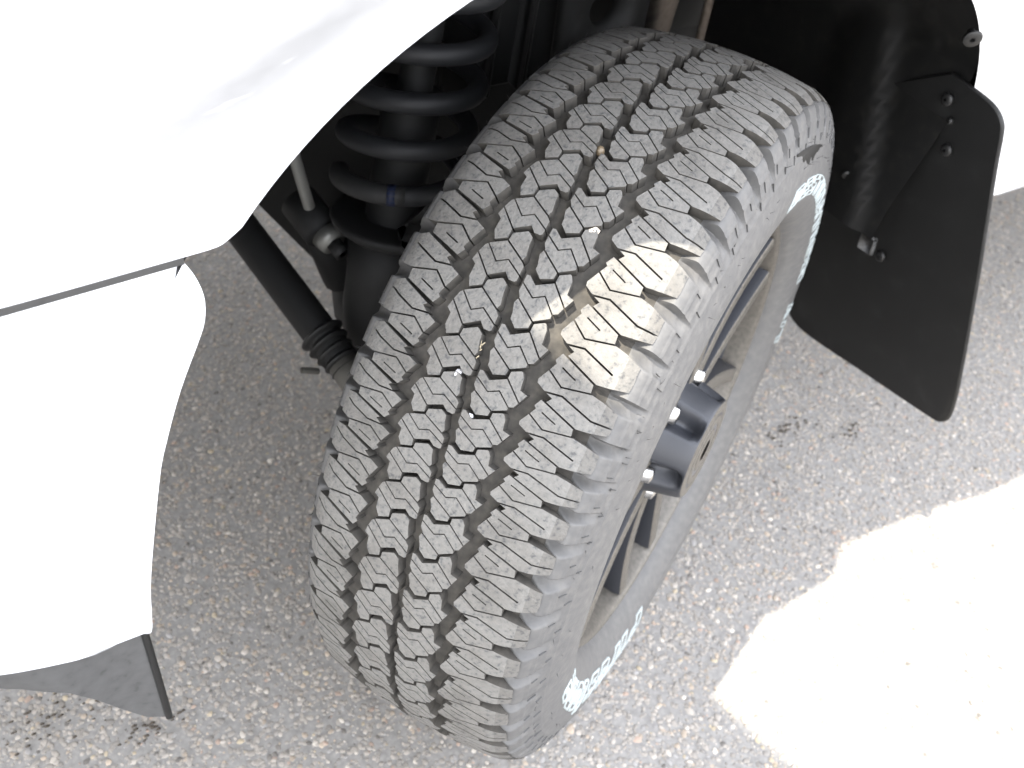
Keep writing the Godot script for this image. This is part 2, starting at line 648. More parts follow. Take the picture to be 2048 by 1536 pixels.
func build_wheel() -> void:
	wheel = Node3D.new()
	wheel.name = "front_wheel"
	wheel.transform = Transform3D(Basis(WX, WY, WZ), HUB)
	truck.add_child(wheel)
	make_profile()
	build_carcass(wheel)
	build_tread(wheel)
	lettering("Firestone", deg_to_rad(-130), deg_to_rad(-58), 0.220, 0.182, 0.062, wheel)
	lettering("DESTINATION", deg_to_rad(52), deg_to_rad(127), 0.210, 0.189, 0.05, wheel)
	lettering("A/T", deg_to_rad(133), deg_to_rad(147), 0.212, 0.184, 0.055, wheel)
	var sm := []
	for i in 15:
		var f := i / 14.0
		var row := []
		for j in 6:
			var g := j / 5.0
			var kk := lerpf(0.1, -2.7, f)
			var wv := 0.35 + 0.65 * absf(sin(f * 17.0 + 1.0)) * (0.6 + 0.4 * sin(f * 5.0))
			row.append(tp(kk, -(0.150 + 0.010 * f + 0.020 * g * wv * sin(PI * clampf(f, 0.06, 0.94))), 0.0007))
		sm.append(row)
	obj("tar_smear", grid_mesh(sm), M.tar, wheel)
	# rim
	obj("rim_barrel", lathe([[0.086, 0.243], [0.080, 0.238], [0.06, 0.228], [-0.02, 0.222], [-0.10, 0.23], [-0.112, 0.257]]), M.rim_paint, wheel)
	obj("rim_lip", lathe([[0.098, 0.2540], [0.107, 0.2578], [0.1115, 0.2574], [0.113, 0.2550], [0.1122, 0.2525], [0.108, 0.2495], [0.100, 0.2465], [0.086, 0.243]]), M.machined, wheel)
	# six pairs of spokes, each pair splitting from the hub towards the rim
	for i in 6:
		var a := deg_to_rad(i * 60.0 + 15.0)
		for sgn in [-1.0, 1.0]:
			var st := st_new()
			var face := st_new()
			var sec := []
			for j in 7:
				var f := j / 6.0
				var r := lerpf(0.062, 0.246, f)
				var ang: float = a + sgn * lerpf(0.16, 0.34, f)
				var u := lerpf(0.100, 0.108, f) - 0.004 * sin(PI * f)
				var hw := lerpf(0.0125, 0.0105, f)
				var t := Vector3(-sin(ang), cos(ang), 0)
				var c := wp(ang, r, u)
				sec.append([c - t * hw, c + t * hw, c + t * (hw + 0.007) + Vector3(0, 0, 0.045), c - t * (hw + 0.007) + Vector3(0, 0, 0.045), c - t * (hw - 0.0015) + Vector3(0, 0, -0.0012), c + t * (hw - 0.0015) + Vector3(0, 0, -0.0012)])
			for j in 6:
				var p: Array = sec[j]
				var q: Array = sec[j + 1]
				quad(st, p[1], q[1], q[2], p[2])
				quad(st, q[0], p[0], p[3], q[3])
				quad(st, p[3], p[2], q[2], q[3])
				quad(face, p[4], q[4], q[5], p[5])
				quad(face, p[0], q[0], q[4], p[4])
				quad(face, p[5], q[5], q[1], p[1])
			var o := obj("spoke", finish(st), M.rim_paint, wheel)
			obj("machined_face", finish(face), M.machined, wheel)
	# hub, scalloped round the wheel nuts
	var scallop := func(t: float, u: float, r: float) -> float:
		var c := maxf(0.0, cos(6.0 * (t - deg_to_rad(15.0))))
		return r - 0.017 * pow(c, 1.5) * (1.0 - smooth(0.128, 0.139, u)) if r > 0.05 else r
	obj("hub", lathe([[0.05, 0.088], [0.085, 0.085], [0.09, 0.074], [0.10, 0.070], [0.115, 0.066], [0.128, 0.063], [0.137, 0.0605], [0.1395, 0.0585]], 144, scallop), M.rim_paint, wheel)
	obj("centre_cap", lathe([[0.1395, 0.0585], [0.1405, 0.057], [0.1408, 0.047], [0.1400, 0.0465], [0.1400, 0.043], [0.1410, 0.0425], [0.1412, 0.033], [0.1400, 0.0325], [0.1398, 0.026], [0.1412, 0.025], [0.1415, 0.0]], 64), M.machined, wheel)
	obj("cap_ring", lathe([[0.1403, 0.0468], [0.1404, 0.0445], [0.1403, 0.0428]], 64), M.rim_paint, wheel)
	obj("cap_badge", lathe([[0.1404, 0.0323], [0.1406, 0.029], [0.1404, 0.0262]], 48), M.badge, wheel)
	for i in 6:
		var a := deg_to_rad(i * 60.0 + 15.0)
		var st := st_new()
		var c := wp(a, 0.0705, 0.0)
		for e in [[[0.078, 0.0125], [0.1, 0.0125]], [[0.1, 0.0125], [0.1005, 0.0112]], [[0.1005, 0.0112], [0.108, 0.0098]], [[0.108, 0.0098], [0.111, 0.0]]]:
			for j in 6:
				var t0 := TAU * j / 6.0
				var t1 := TAU * (j + 1) / 6.0
				var f := func(t: float, g: Array) -> Vector3: return c + Vector3(cos(t) * g[1], sin(t) * g[1], -g[0])
				quad(st, f.call(t0, e[0]), f.call(t0, e[1]), f.call(t1, e[1]), f.call(t1, e[0]))
		obj("wheel_nut", finish(st), M.chrome, wheel)
	obj("brake_disc", lathe([[0.02, 0.09], [0.021, 0.168], [0.012, 0.17], [-0.01, 0.168], [-0.011, 0.09]], 72), M.iron, wheel)
	obj("disc_bell", lathe([[0.018, 0.092], [0.05, 0.088], [0.052, 0.0]], 48), M.iron, wheel)
	obj("valve_stem", tube([wp(0.6, 0.236, 0.085), wp(0.6, 0.228, 0.112)], [0.0045, 0.004], 10), M.plastic, wheel)


# ---------------------------------------------------------------- bodywork
# a panel given as an outline in (x, y), with its depth from a function
func panel(outline: PackedVector2Array, zf: Callable, cell := 0.02) -> ArrayMesh:
	var lo := outline[0]
	var hi := outline[0]
	for p in outline:
		lo = lo.min(p)
		hi = hi.max(p)
	var v := PackedVector3Array()
	var nn := PackedVector3Array()
	var nx := int(ceil((hi.x - lo.x) / cell))
	var ny := int(ceil((hi.y - lo.y) / cell))
	for i in nx:
		for j in ny:
			var a := lo + Vector2(i, j) * cell
			var sq := PackedVector2Array([a, a + Vector2(cell, 0), a + Vector2(cell, cell), a + Vector2(0, cell)])
			for q in Geometry2D.intersect_polygons(sq, outline):
				if absf(area(q)) < 1e-9: continue
				var t := Geometry2D.triangulate_polygon(q)
				for k in range(0, t.size(), 3):
					var tri_p := [q[t[k]], q[t[k + 1]], q[t[k + 2]]]
					if (tri_p[1] - tri_p[0]).cross(tri_p[2] - tri_p[0]) > 0:
						tri_p.reverse()
					for p in tri_p:
						var e := 0.002
						var z: float = zf.call(p.x, p.y)
						var gx: float = (zf.call(p.x + e, p.y) - zf.call(p.x - e, p.y)) / (2 * e)
						var gy: float = (zf.call(p.x, p.y + e) - zf.call(p.x, p.y - e)) / (2 * e)
						v.append(Vector3(p.x, p.y, z))
						nn.append(Vector3(-gx, -gy, 1).normalized())
	var arr := []
	arr.resize(Mesh.ARRAY_MAX)
	arr[Mesh.ARRAY_VERTEX] = v
	arr[Mesh.ARRAY_NORMAL] = nn
	var m := ArrayMesh.new()
	m.add_surface_from_arrays(Mesh.PRIMITIVE_TRIANGLES, arr)
	return m


# adds to a mesh a return flange along an edge, bending over a small radius
func flange(edge: Array, inward: Callable, zf: Callable, width: float, rad := 0.004) -> ArrayMesh:
	var rows := []
	for e in [[0.0, 0.0], [0.3, 0.05], [0.7, 0.3], [0.95, 0.7], [1.0, 1.0], [1.0, 1.0 + width / rad]]:
		var row := []
		for p in edge:
			var d: Vector2 = inward.call(p)
			row.append(Vector3(p.x + d.x * rad * e[0], p.y + d.y * rad * e[0], zf.call(p.x, p.y) - rad * e[1]))
		rows.append(row)
	return grid_mesh(rows)


func lip_r(phi: float) -> float:
	return ARCH_R + 0.055 * (1.0 - smooth(18.0, 66.0, phi)) * (1.0 + 0.3 * (1.0 - smooth(0.0, 25.0, phi)))


func lip_z(phi: float) -> float:
	return 0.08 - 0.056 * (1.0 - smooth(10.0, 68.0, phi))


func fender_z(x: float, y: float) -> float:
	var v := Vector2(x, y) - ARCH
	var phi := rad_to_deg(v.angle())
	var d := v.length() - lip_r(phi)
	var base := lip_z(phi)
	var z := base + (0.155 - base) * smooth(0.0, 0.14, d) * smooth(0.80, 1.0, y)
	z += 0.040 * smooth(-0.26, -0.19, x) * (1.0 - smooth(-0.07, 0.0, x)) * smooth(0.03, 0.10, d)  # bulge added out of view, shaped for the shadow edge on the ground
	z += 0.02 * smooth(0.0, 0.06, d) * (1.0 - smooth(50.0, 70.0, phi))
	z -= 0.9 * pow(maxf(0.0, y - 1.09), 2.0) * 9.0
	z -= 0.35 * pow(maxf(0.0, -0.52 - x), 2.0)
	return z


func bumper_z(x: float, y: float) -> float:
	var z := 0.075
	z -= 0.016 * pow(smooth(0.755, 0.792, y), 2.0)
	z -= 0.016 * pow(1.0 - smooth(0.366, 0.39, y), 2.0)
	if x < -0.62:
		z -= 0.5 * (1.0 - sqrt(maxf(0.0, 1.0 - pow((-0.62 - x) / 0.40, 2.0))))
	return z


func spline(pts: Array, n := 6) -> PackedVector2Array:
	var out := PackedVector2Array()
	for i in pts.size() - 1:
		var p0: Vector2 = pts[maxi(i - 1, 0)]
		var p3: Vector2 = pts[mini(i + 2, pts.size() - 1)]
		for j in n:
			out.append(pts[i].cubic_interpolate(pts[i + 1], p0, p3, j / float(n)))
	out.append(pts[pts.size() - 1])
	return out


func build_body() -> void:
	# fender
	var edge := []
	for i in 65:
		var a := deg_to_rad(lerpf(2.0, 142.6, i / 64.0))
		edge.append(ARCH + Vector2(cos(a), sin(a)) * lip_r(rad_to_deg(a)))
	# rounded lower front corner, then the lower edge running forward
	var low := spline([edge[64], Vector2(-0.4175, 0.8095), Vector2(-0.4235, 0.8065), Vector2(-0.432, 0.8052)], 5)
	for i in range(1, low.size()):
		edge.append(low[i])
	for i in 12:
		var x := lerpf(-0.45, -0.98, i / 11.0)
		edge.append(Vector2(x, 0.8052 - 0.055 * maxf(0, -x - 0.43)))
	var outline := PackedVector2Array(edge)
	outline.append(Vector2(-0.98, 0.98))
	outline.append(Vector2(-0.80, 1.12))
	outline.append(Vector2(-0.4, 1.17))
	outline.append(Vector2(0.66, 1.19))
	outline.append(Vector2(0.66, 0.578))
	outline.append(Vector2(0.60, 0.574))
	outline.append(Vector2(0.53, 0.572))
	var fender := Node3D.new()
	fender.name = "front_fender"
	truck.add_child(fender)
	obj("fender_skin", panel(outline, fender_z, 0.02), M.paint, fender)
	var inward := func(p: Vector2) -> Vector2:
		if p.x < -0.425:
			return Vector2(0, 1)
		return (p - ARCH).normalized()
	obj("fender_return", flange(edge.slice(25), inward, fender_z, 0.022, 0.005), M.paint, fender)
	obj("crease_fringe", tube([Vector3(-0.485, 0.877, fender_z(-0.485, 0.877)), Vector3(-0.471, 0.867, fender_z(-0.471, 0.867)), Vector3(-0.456, 0.852, fender_z(-0.456, 0.852)), Vector3(-0.445, 0.840, fender_z(-0.445, 0.840)), Vector3(-0.433, 0.828, fender_z(-0.433, 0.828))], [0.0001, 0.0005, 0.0006, 0.0004, 0.0001], 6), M.fringe_tint, fender)  # pale fringe of a blown-out body crease, drawn as a thin line
	# bumper corner
	var be := spline([Vector2(-0.4495, 0.792), Vector2(-0.4435, 0.784), Vector2(-0.439, 0.774), Vector2(-0.437, 0.759), Vector2(-0.439, 0.741), Vector2(-0.445, 0.724), Vector2(-0.464, 0.68), Vector2(-0.481, 0.631), Vector2(-0.493, 0.588), Vector2(-0.517, 0.47), Vector2(-0.525, 0.411), Vector2(-0.5275, 0.392), Vector2(-0.5315, 0.379), Vector2(-0.539, 0.3725), Vector2(-0.548, 0.3722)], 5)
	var bedge := []
	for p in be:
		bedge.append(p)
	for i in 12:
		var x := lerpf(-0.56, -1.015, i / 11.0)
		bedge.append(Vector2(x, 0.370 + 0.165 * ((-0.55 - x) + sqrt((-0.55 - x) * (-0.55 - x) + 0.0004))))
	var bo := PackedVector2Array(bedge)
	bo.append(Vector2(-1.015, 0.755))
	bo.append(Vector2(-0.9, 0.765))
	bo.append(Vector2(-0.6, 0.786))
	var bumper := Node3D.new()
	bumper.name = "front_bumper"
	truck.add_child(bumper)
	obj("bumper_skin", panel(bo, bumper_z, 0.015), M.paint, bumper)
	var binw := func(p: Vector2) -> Vector2:
		if p.x < -0.55 and p.y < 0.6:
			return Vector2(0, 1)
		return Vector2(-0.96, 0.25)
	obj("bumper_return", flange(bedge, binw, bumper_z, 0.03, 0.006), M.paint, bumper)
	# grey strip in the gap between fender and bumper
	var rows := []
	for i in 24:
		var x := lerpf(-0.446, -0.95, i / 23.0)
		var y := 0.8052 - 0.055 * maxf(0, -x - 0.43)
		var z := bumper_z(x, 0.70) - 0.004
		rows.append([Vector3(x, y + 0.006, z - 0.01), Vector3(x, y + 0.001, z), Vector3(x, y - 0.014, z - 0.001), Vector3(x, y - 0.024, z - 0.014)])
	obj("gap_strip", grid_mesh(rows, false, false), M.grey_plastic, truck)
	# black plastic air dam under the bumper, flaring at its corner
	rows = []
	for i in 24:
		var f := i / 23.0
		var x := lerpf(-0.535, -0.98, f)
		var top := 0.376 + 0.165 * ((-0.55 - x) + sqrt((-0.55 - x) * (-0.55 - x) + 0.0004))
		var bot := lerpf(0.203, 0.325, smooth(0.02, 0.20, f)) + 0.33 * maxf(0.0, -0.62 - x)
		var row := []
		for j in 9:
			var g := j / 8.0
			var z := bumper_z(x, 0.42) - 0.024 + 0.012 * g * g * (1.0 - smooth(0.0, 0.3, f)) + 0.006 * sin(g * 3.0) - 0.006 * sin(f * 26.0) * g
			row.append(Vector3(x, lerpf(top, bot, g), z))
		rows.append(row)
	var dam := Node3D.new()
	dam.name = "air_dam"
	truck.add_child(dam)
	obj("dam_skirt", grid_mesh(rows), M.grey_plastic, dam)
	var bead := []
	for p in rows[0]:
		bead.append(p + Vector3(0.001, 0, 0))
	obj("dam_edge", tube(bead, [0.004], 8), M.plastic, dam)


func build_flap_and_liner() -> void:
	# mud flap, outline in (z, y)
	var o := spline([Vector2(0.0, 0.745), Vector2(0.045, 0.742), Vector2(0.068, 0.737), Vector2(0.082, 0.726), Vector2(0.088, 0.71), Vector2(0.096, 0.672), Vector2(0.128, 0.53), Vector2(0.158, 0.375), Vector2(0.166, 0.318), Vector2(0.165, 0.292), Vector2(0.154, 0.276), Vector2(0.135, 0.270), Vector2(0.11, 0.265), Vector2(0.03, 0.249), Vector2(-0.09, 0.226), Vector2(-0.135, 0.224), Vector2(-0.156, 0.234), Vector2(-0.168, 0.254), Vector2(-0.176, 0.30), Vector2(-0.185, 0.56)], 5)
	var outline := PackedVector2Array(o)
	outline.append(Vector2(-0.185, 0.62))
	var xf := func(y: float, z: float) -> float:
		return 0.437 + 0.092 * pow(clampf((0.745 - y) / 0.5, 0.0, 1.0), 1.1) + 0.08 * z * z
	var st := st_new()
	var inner := Geometry2D.offset_polygon(outline, -0.0025)
	var face: PackedVector2Array = inner[0]
	var lo := Vector2(-0.2, 0.2)
	for i in 20:
		for j in 28:
			var a := lo + Vector2(i, j) * 0.02
			for q in Geometry2D.intersect_polygons(PackedVector2Array([a, a + Vector2(0.02, 0), a + Vector2(0.02, 0.02), a + Vector2(0, 0.02)]), face):
				var t := Geometry2D.triangulate_polygon(q)
				for k in range(0, t.size(), 3):
					var tr := [q[t[k]], q[t[k + 1]], q[t[k + 2]]]
					if (tr[1] - tr[0]).cross(tr[2] - tr[0]) > 0: tr.reverse()
					for p in [tr[2], tr[1], tr[0]]:
						st.add_vertex(Vector3(xf.call(p.y, p.x), p.y, p.x))
					for p in tr:
						st.add_vertex(Vector3(xf.call(p.y, p.x) + 0.006, p.y, p.x))
	var n := face.size()
	var big := Geometry2D.offset_polygon(outline, 0.0)[0]
	for i in n:
		var p := face[i]
		var q := face[(i + 1) % n]
		var nn := Vector2(q.y - p.y, p.x - q.x).normalized()
		if Geometry2D.is_polygon_clockwise(face): nn = -nn
		var pr := [[0.0, 0.0], [0.0018, 0.0012], [0.0025, 0.003], [0.0018, 0.0048], [0.0, 0.006]]
		for k in 4:
			var f := func(b: Vector2, e: Array) -> Vector3: return Vector3(xf.call(b.y, b.x) + e[1], b.y + nn.y * e[0], b.x + nn.x * e[0])
			quad(st, f.call(p, pr[k]), f.call(q, pr[k]), f.call(q, pr[k + 1]), f.call(p, pr[k + 1]))
	var flap := Node3D.new()
	flap.name = "mud_flap"
	truck.add_child(flap)
	obj("flap_sheet", finish(st), M.flap, flap)
	for e in [[0.0085, 0.716, 0.008], [0.03, 0.66, 0.0075], [0.022, 0.695, 0.004], [-0.014, 0.461, 0.008]]:
		var x: float = xf.call(e[1], e[0]) - 0.001
		var c := Vector3(x, e[1], e[0])
		var s := obj("screw_head", tube([c, c - Vector3(0.003, 0, 0), c - Vector3(0.005, 0, 0), c - Vector3(0.0052, 0, 0)], [e[2], e[2], e[2] * 0.7, e[2] * 0.3], 14), M.plastic, flap)
	# liner: polar grid about the arch
	var rows := []
	for i in 97:
		var phi := lerpf(-4.0, 176.0, i / 96.0)
		var a := deg_to_rad(phi)
		var z1 := lip_z(phi) - 0.012
		var z0 := -0.42
		if phi < 26.0:
			z1 = lerpf(-0.012, lip_z(26.0) - 0.012, smooth(-5.0, 26.0, phi))
		if phi < 9.0:
			z0 = -0.42
		var row := []
		var ridge := lerpf(-0.03, -0.105, clampf(phi / 34.0, 0.0, 1.0))
		for j in 41:
			var z := lerpf(z1, z0, j / 40.0)
			var r := lip_r(phi) + 0.005 - 0.010 * (1.0 - smooth(0.0, 40.0, phi)) + 0.012 * smooth(-0.02, 0.0, z - ridge) - 0.006 * exp(-pow((z - ridge + 0.004) / 0.004, 2.0)) - 0.004 * exp(-pow((z - ridge - 0.045) / 0.003, 2.0)) + 0.01 * smooth(-0.2, -0.21, z) * sin(phi * 0.3) * 0.3
			r = minf(r, (0.470 + 0.02 * smooth(-0.12, -0.2, z) + 0.010 * smooth(-0.02, 0.0, z - ridge)) / cos(deg_to_rad(minf(phi, 50.0))))
			row.append(Vector3(ARCH.x + cos(a) * r, ARCH.y + sin(a) * r, z))
		rows.append(row)
	var liner := Node3D.new()
	liner.name = "wheel_arch_liner"
	truck.add_child(liner)
	obj("liner_shell", grid_mesh(rows, false, true), M.liner, liner)
	for e in [[0.366, 0.824, 0.048, 0.010], [0.440, 0.563, -0.085, 0.007]]:
		var c := Vector3(e[0], e[1], e[2])
		var d := Vector3(-0.55, -0.25, 0.8).normalized()
		obj("push_pin", tube([c - d * 0.004, c + d * 0.006, c + d * 0.0065, c + d * 0.009, c + d * 0.0095], [0.004, 0.004, e[3], e[3] * 0.9, e[3] * 0.4], 16), M.plastic, liner)
	# bracket at the tongue of the liner
	var tongue := obj("liner_clip", bevel_box(Vector3(0.008, 0.03, 0.026), 0.003), M.grey_plastic, liner)
	tongue.position = Vector3(0.452, 0.488, -0.02)
	tongue.rotation = Vector3(0.0, 0.1, 0.12)


func build_chassis() -> void:
	# inner panel of the wheel house and what hangs in it
	var rows := []
	for i in 40:
		var x := lerpf(-0.75, 0.62, i / 39.0)
		var row := []
		for j in 14:
			var y := lerpf(0.53, 1.04, j / 13.0)
			row.append(Vector3(x, y, -0.44 + 0.014 * (1.0 if i % 6 < 3 else 0.0) - 0.05 * smooth(0.6, 0.53, y)))
		rows.append(row)
	obj("inner_panel", grid_mesh(rows, false, true), M.under, truck)
	var rail := obj("frame_rail", bevel_box(Vector3(2.9, 0.15, 0.09), 0.01), M.under, truck)
	rail.position = Vector3(0.7, 0.60, -0.50)
	var ub := obj("underbody", bevel_box(Vector3(3.2, 0.25, 1.05), 0.03), M.under, truck)
	ub.position = Vector3(0.75, 0.70, -1.07)
	var fp := obj("floor_pan", bevel_box(Vector3(2.0, 0.10, 0.56), 0.02), M.under, truck)
	fp.position = Vector3(1.58, 0.63, -0.27)
	var pil := obj("hinge_pillar", bevel_box(Vector3(0.12, 0.60, 0.42), 0.02), M.under, truck)
	pil.position = Vector3(0.66, 0.90, -0.19)
	var eng := obj("engine_bay", bevel_box(Vector3(1.4, 0.3, 1.1), 0.03), M.under, truck)
	eng.position = Vector3(-0.1, 0.97, -1.0)
	var cm := st_new()
	var sh := PackedVector2Array([Vector2(-0.30, 0.60), Vector2(-0.27, 0.50), Vector2(-0.232, 0.447), Vector2(-0.176, 0.36), Vector2(-0.121, 0.277), Vector2(-0.08, 0.225), Vector2(0.02, 0.24), Vector2(0.35, 0.34), Vector2(0.62, 0.40), Vector2(0.62, 0.60)])
	var shi := Geometry2D.triangulate_polygon(sh)
	for z in [-0.45, -0.58]:
		for k in range(0, shi.size(), 3):
			for j in [0, 1, 2]:
				var p := sh[shi[k + (j if z < -0.5 else 2 - j)]]
				cm.add_vertex(Vector3(p.x, p.y, z))
	for i in sh.size():
		var p := sh[i]
		var q := sh[(i + 1) % sh.size()]
		quad(cm, Vector3(p.x, p.y, -0.45), Vector3(q.x, q.y, -0.45), Vector3(q.x, q.y, -0.58), Vector3(p.x, p.y, -0.58))
	obj("subframe", finish(cm), M.under, truck)
	# coil spring about a leaning axis
	var a := Vector3(-0.137, 0.520, -0.245)
	var b := Vector3(-0.069, 0.835, -0.285)
	var ax := (b - a).normalized()
	var e1 := ax.cross(Vector3(0, 0, 1)).normalized()
	var e2 := ax.cross(e1).normalized()
	var pts := []
	for i in 241:
		var f := i / 240.0
		var t := f * TAU * 5.2 + 2.4
		pts.append(a.lerp(b, 0.17 + 0.83 * f) + (e1 * cos(t) + e2 * sin(t)) * 0.068)
	var coil := obj("coil_spring", tube(pts.slice(13), [0.0115], 14), M.spring, truck)
	obj("coil_end", tube(pts.slice(1, 15), [0.0118], 14), M.coil_end, coil)
	obj("paint_mark", tube(pts.slice(12, 14), [0.0120], 14), M.blue_mark, coil)
	obj("shock_absorber", tube([a - ax * 0.10, a - ax * 0.02, a + ax * 0.0, a + ax * 0.17, a + ax * 0.171, b], [0.03, 0.03, 0.033, 0.033, 0.02, 0.02], 24), M.black_metal, truck)
	obj("spring_seat", tube([a - ax * 0.008, a + ax * 0.002, a + ax * 0.008, a + ax * 0.014, a + ax * 0.0145], [0.055, 0.07, 0.073, 0.07, 0.04], 32), M.black_metal, truck)
	obj("lower_fork", tube([a - ax * 0.01, a - ax * 0.06, Vector3(-0.155, 0.40, -0.25), Vector3(-0.15, 0.33, -0.25)], [0.05, 0.044, 0.04, 0.045], 16), M.black_metal, truck)
	# control arm
	var pc := [Vector3(-0.14, 0.345, -0.20), Vector3(-0.15, 0.36, -0.30), Vector3(-0.12, 0.39, -0.40), Vector3(-0.05, 0.42, -0.52)]
	obj("control_arm", tube(pc, [0.034, 0.038, 0.036, 0.03], 14), M.black_metal, truck)
	var kn := obj("steering_knuckle", bevel_box(Vector3(0.09, 0.30, 0.07), 0.015), M.black_metal, truck)
	kn.position = Vector3(-0.10, 0.42, -0.19)
	kn.rotation = Vector3(0, 0.54, 0.05)
	# tie rod with its rubber boot and ball joint
	var rod := Node3D.new()
	rod.name = "tie_rod"
	truck.add_child(rod)
	var q0 := Vector3(-0.285, 0.475, -0.46)
	var q1 := Vector3(-0.222, 0.375, -0.205)
	obj("rod_tube", tube([q0, q1], [0.0225], 24), M.black_metal, rod)
	var bp := []
	var br := []
	for i in 26:
		var f := i / 25.0
		bp.append(q0.lerp(q1, 0.86 + 0.20 * f))
		br.append(0.027 + 0.0035 * sin(f * 26.0) - 0.008 * f)
	obj("rod_boot", tube(bp, br, 20), M.plastic, rod)
	var qe := q0.lerp(q1, 1.12)
	obj("ball_joint", tube([q0.lerp(q1, 1.03), qe, qe + Vector3(0.03, -0.012, 0.02)], [0.02, 0.023, 0.02], 16), M.dusty_metal, rod)
	obj("boot_clamp", tube([q0.lerp(q1, 1.0) + Vector3(-0.028, -0.012, 0.0), q0.lerp(q1, 1.01) + Vector3(-0.05, 0.002, 0.0)], [0.004, 0.004], 8), M.dusty_metal, rod)
	# stabiliser link with nut
	var link := Node3D.new()
	link.name = "stabiliser_link"
	truck.add_child(link)
	obj("link_rod", tube([Vector3(-0.243, 0.665, -0.30), Vector3(-0.216, 0.535, -0.30)], [0.007], 12), M.steel, link)
	obj("link_bush", tube([Vector3(-0.216, 0.52, -0.335), Vector3(-0.205, 0.505, -0.285)], [0.024], 18), M.black_metal, link)
	obj("link_washer", tube([Vector3(-0.203, 0.503, -0.284), Vector3(-0.199, 0.498, -0.268)], [0.019, 0.016], 18), M.steel, link)
	obj("link_nut", tube([Vector3(-0.199, 0.498, -0.268), Vector3(-0.195, 0.493, -0.252)], [0.0105], 6), M.black_metal, link)
	obj("link_arm", tube([Vector3(-0.205, 0.50, -0.31), Vector3(-0.17, 0.40, -0.32)], [0.02, 0.024], 12), M.black_metal, link)
	# plates seen over the tyre
	var st := st_new()
	var hole := PackedVector2Array()
	var n := 24
	var c := Vector2(0.168, 0.722)
	var corners := [Vector2(0.11, 0.66), Vector2(0.235, 0.66), Vector2(0.235, 0.92), Vector2(0.11, 0.92)]
	var ring := []
	for i in n:
		var t := TAU * i / n
		var d := Vector2(cos(t), sin(t))
		var k := minf((0.067 if d.x > 0 else 0.058) / maxf(absf(d.x), 0.001), (0.198 if d.y > 0 else 0.062) / maxf(absf(d.y), 0.001))
		ring.append([c + d * 0.022, c + d * k])
	for i in n:
		var p: Array = ring[i]
		var q: Array = ring[(i + 1) % n]
		var f := func(v: Vector2, z: float) -> Vector3: return Vector3(v.x, v.y, z)
		quad(st, f.call(p[0], -0.30), f.call(p[1], -0.30), f.call(q[1], -0.30), f.call(q[0], -0.30))
		quad(st, f.call(q[0], -0.30), f.call(q[0], -0.315), f.call(p[0], -0.315), f.call(p[0], -0.30))
		quad(st, f.call(p[1], -0.30), f.call(p[1], -0.315), f.call(q[1], -0.315), f.call(q[1], -0.30))
	obj("frame_bracket", finish(st), M.black_metal, truck)
	var pl := obj("heat_shield", bevel_box(Vector3(0.075, 0.22, 0.006), 0.002), M.rusty, truck)
	pl.position = Vector3(0.285, 0.74, -0.33)
	pl.rotation = Vector3(0.1, 0.25, 0.0)
	obj("brake_line", tube([Vector3(0.362, 0.62, -0.33), Vector3(0.362, 0.74, -0.33), Vector3(0.34, 0.85, -0.34)], [0.006], 10), M.rusty, truck)
	for x in [0.035, 0.085]:
		var rb := obj("shield_rib", bevel_box(Vector3(0.012, 0.42, 0.03), 0.004), M.under, truck)
		rb.position = Vector3(x, 0.83, -0.33)
		rb.rotation = Vector3(0, 0, -0.06)
	var sp := obj("splash_shield", bevel_box(Vector3(0.16, 0.42, 0.008), 0.003), M.under, truck)
	sp.position = Vector3(0.05, 0.83, -0.345)


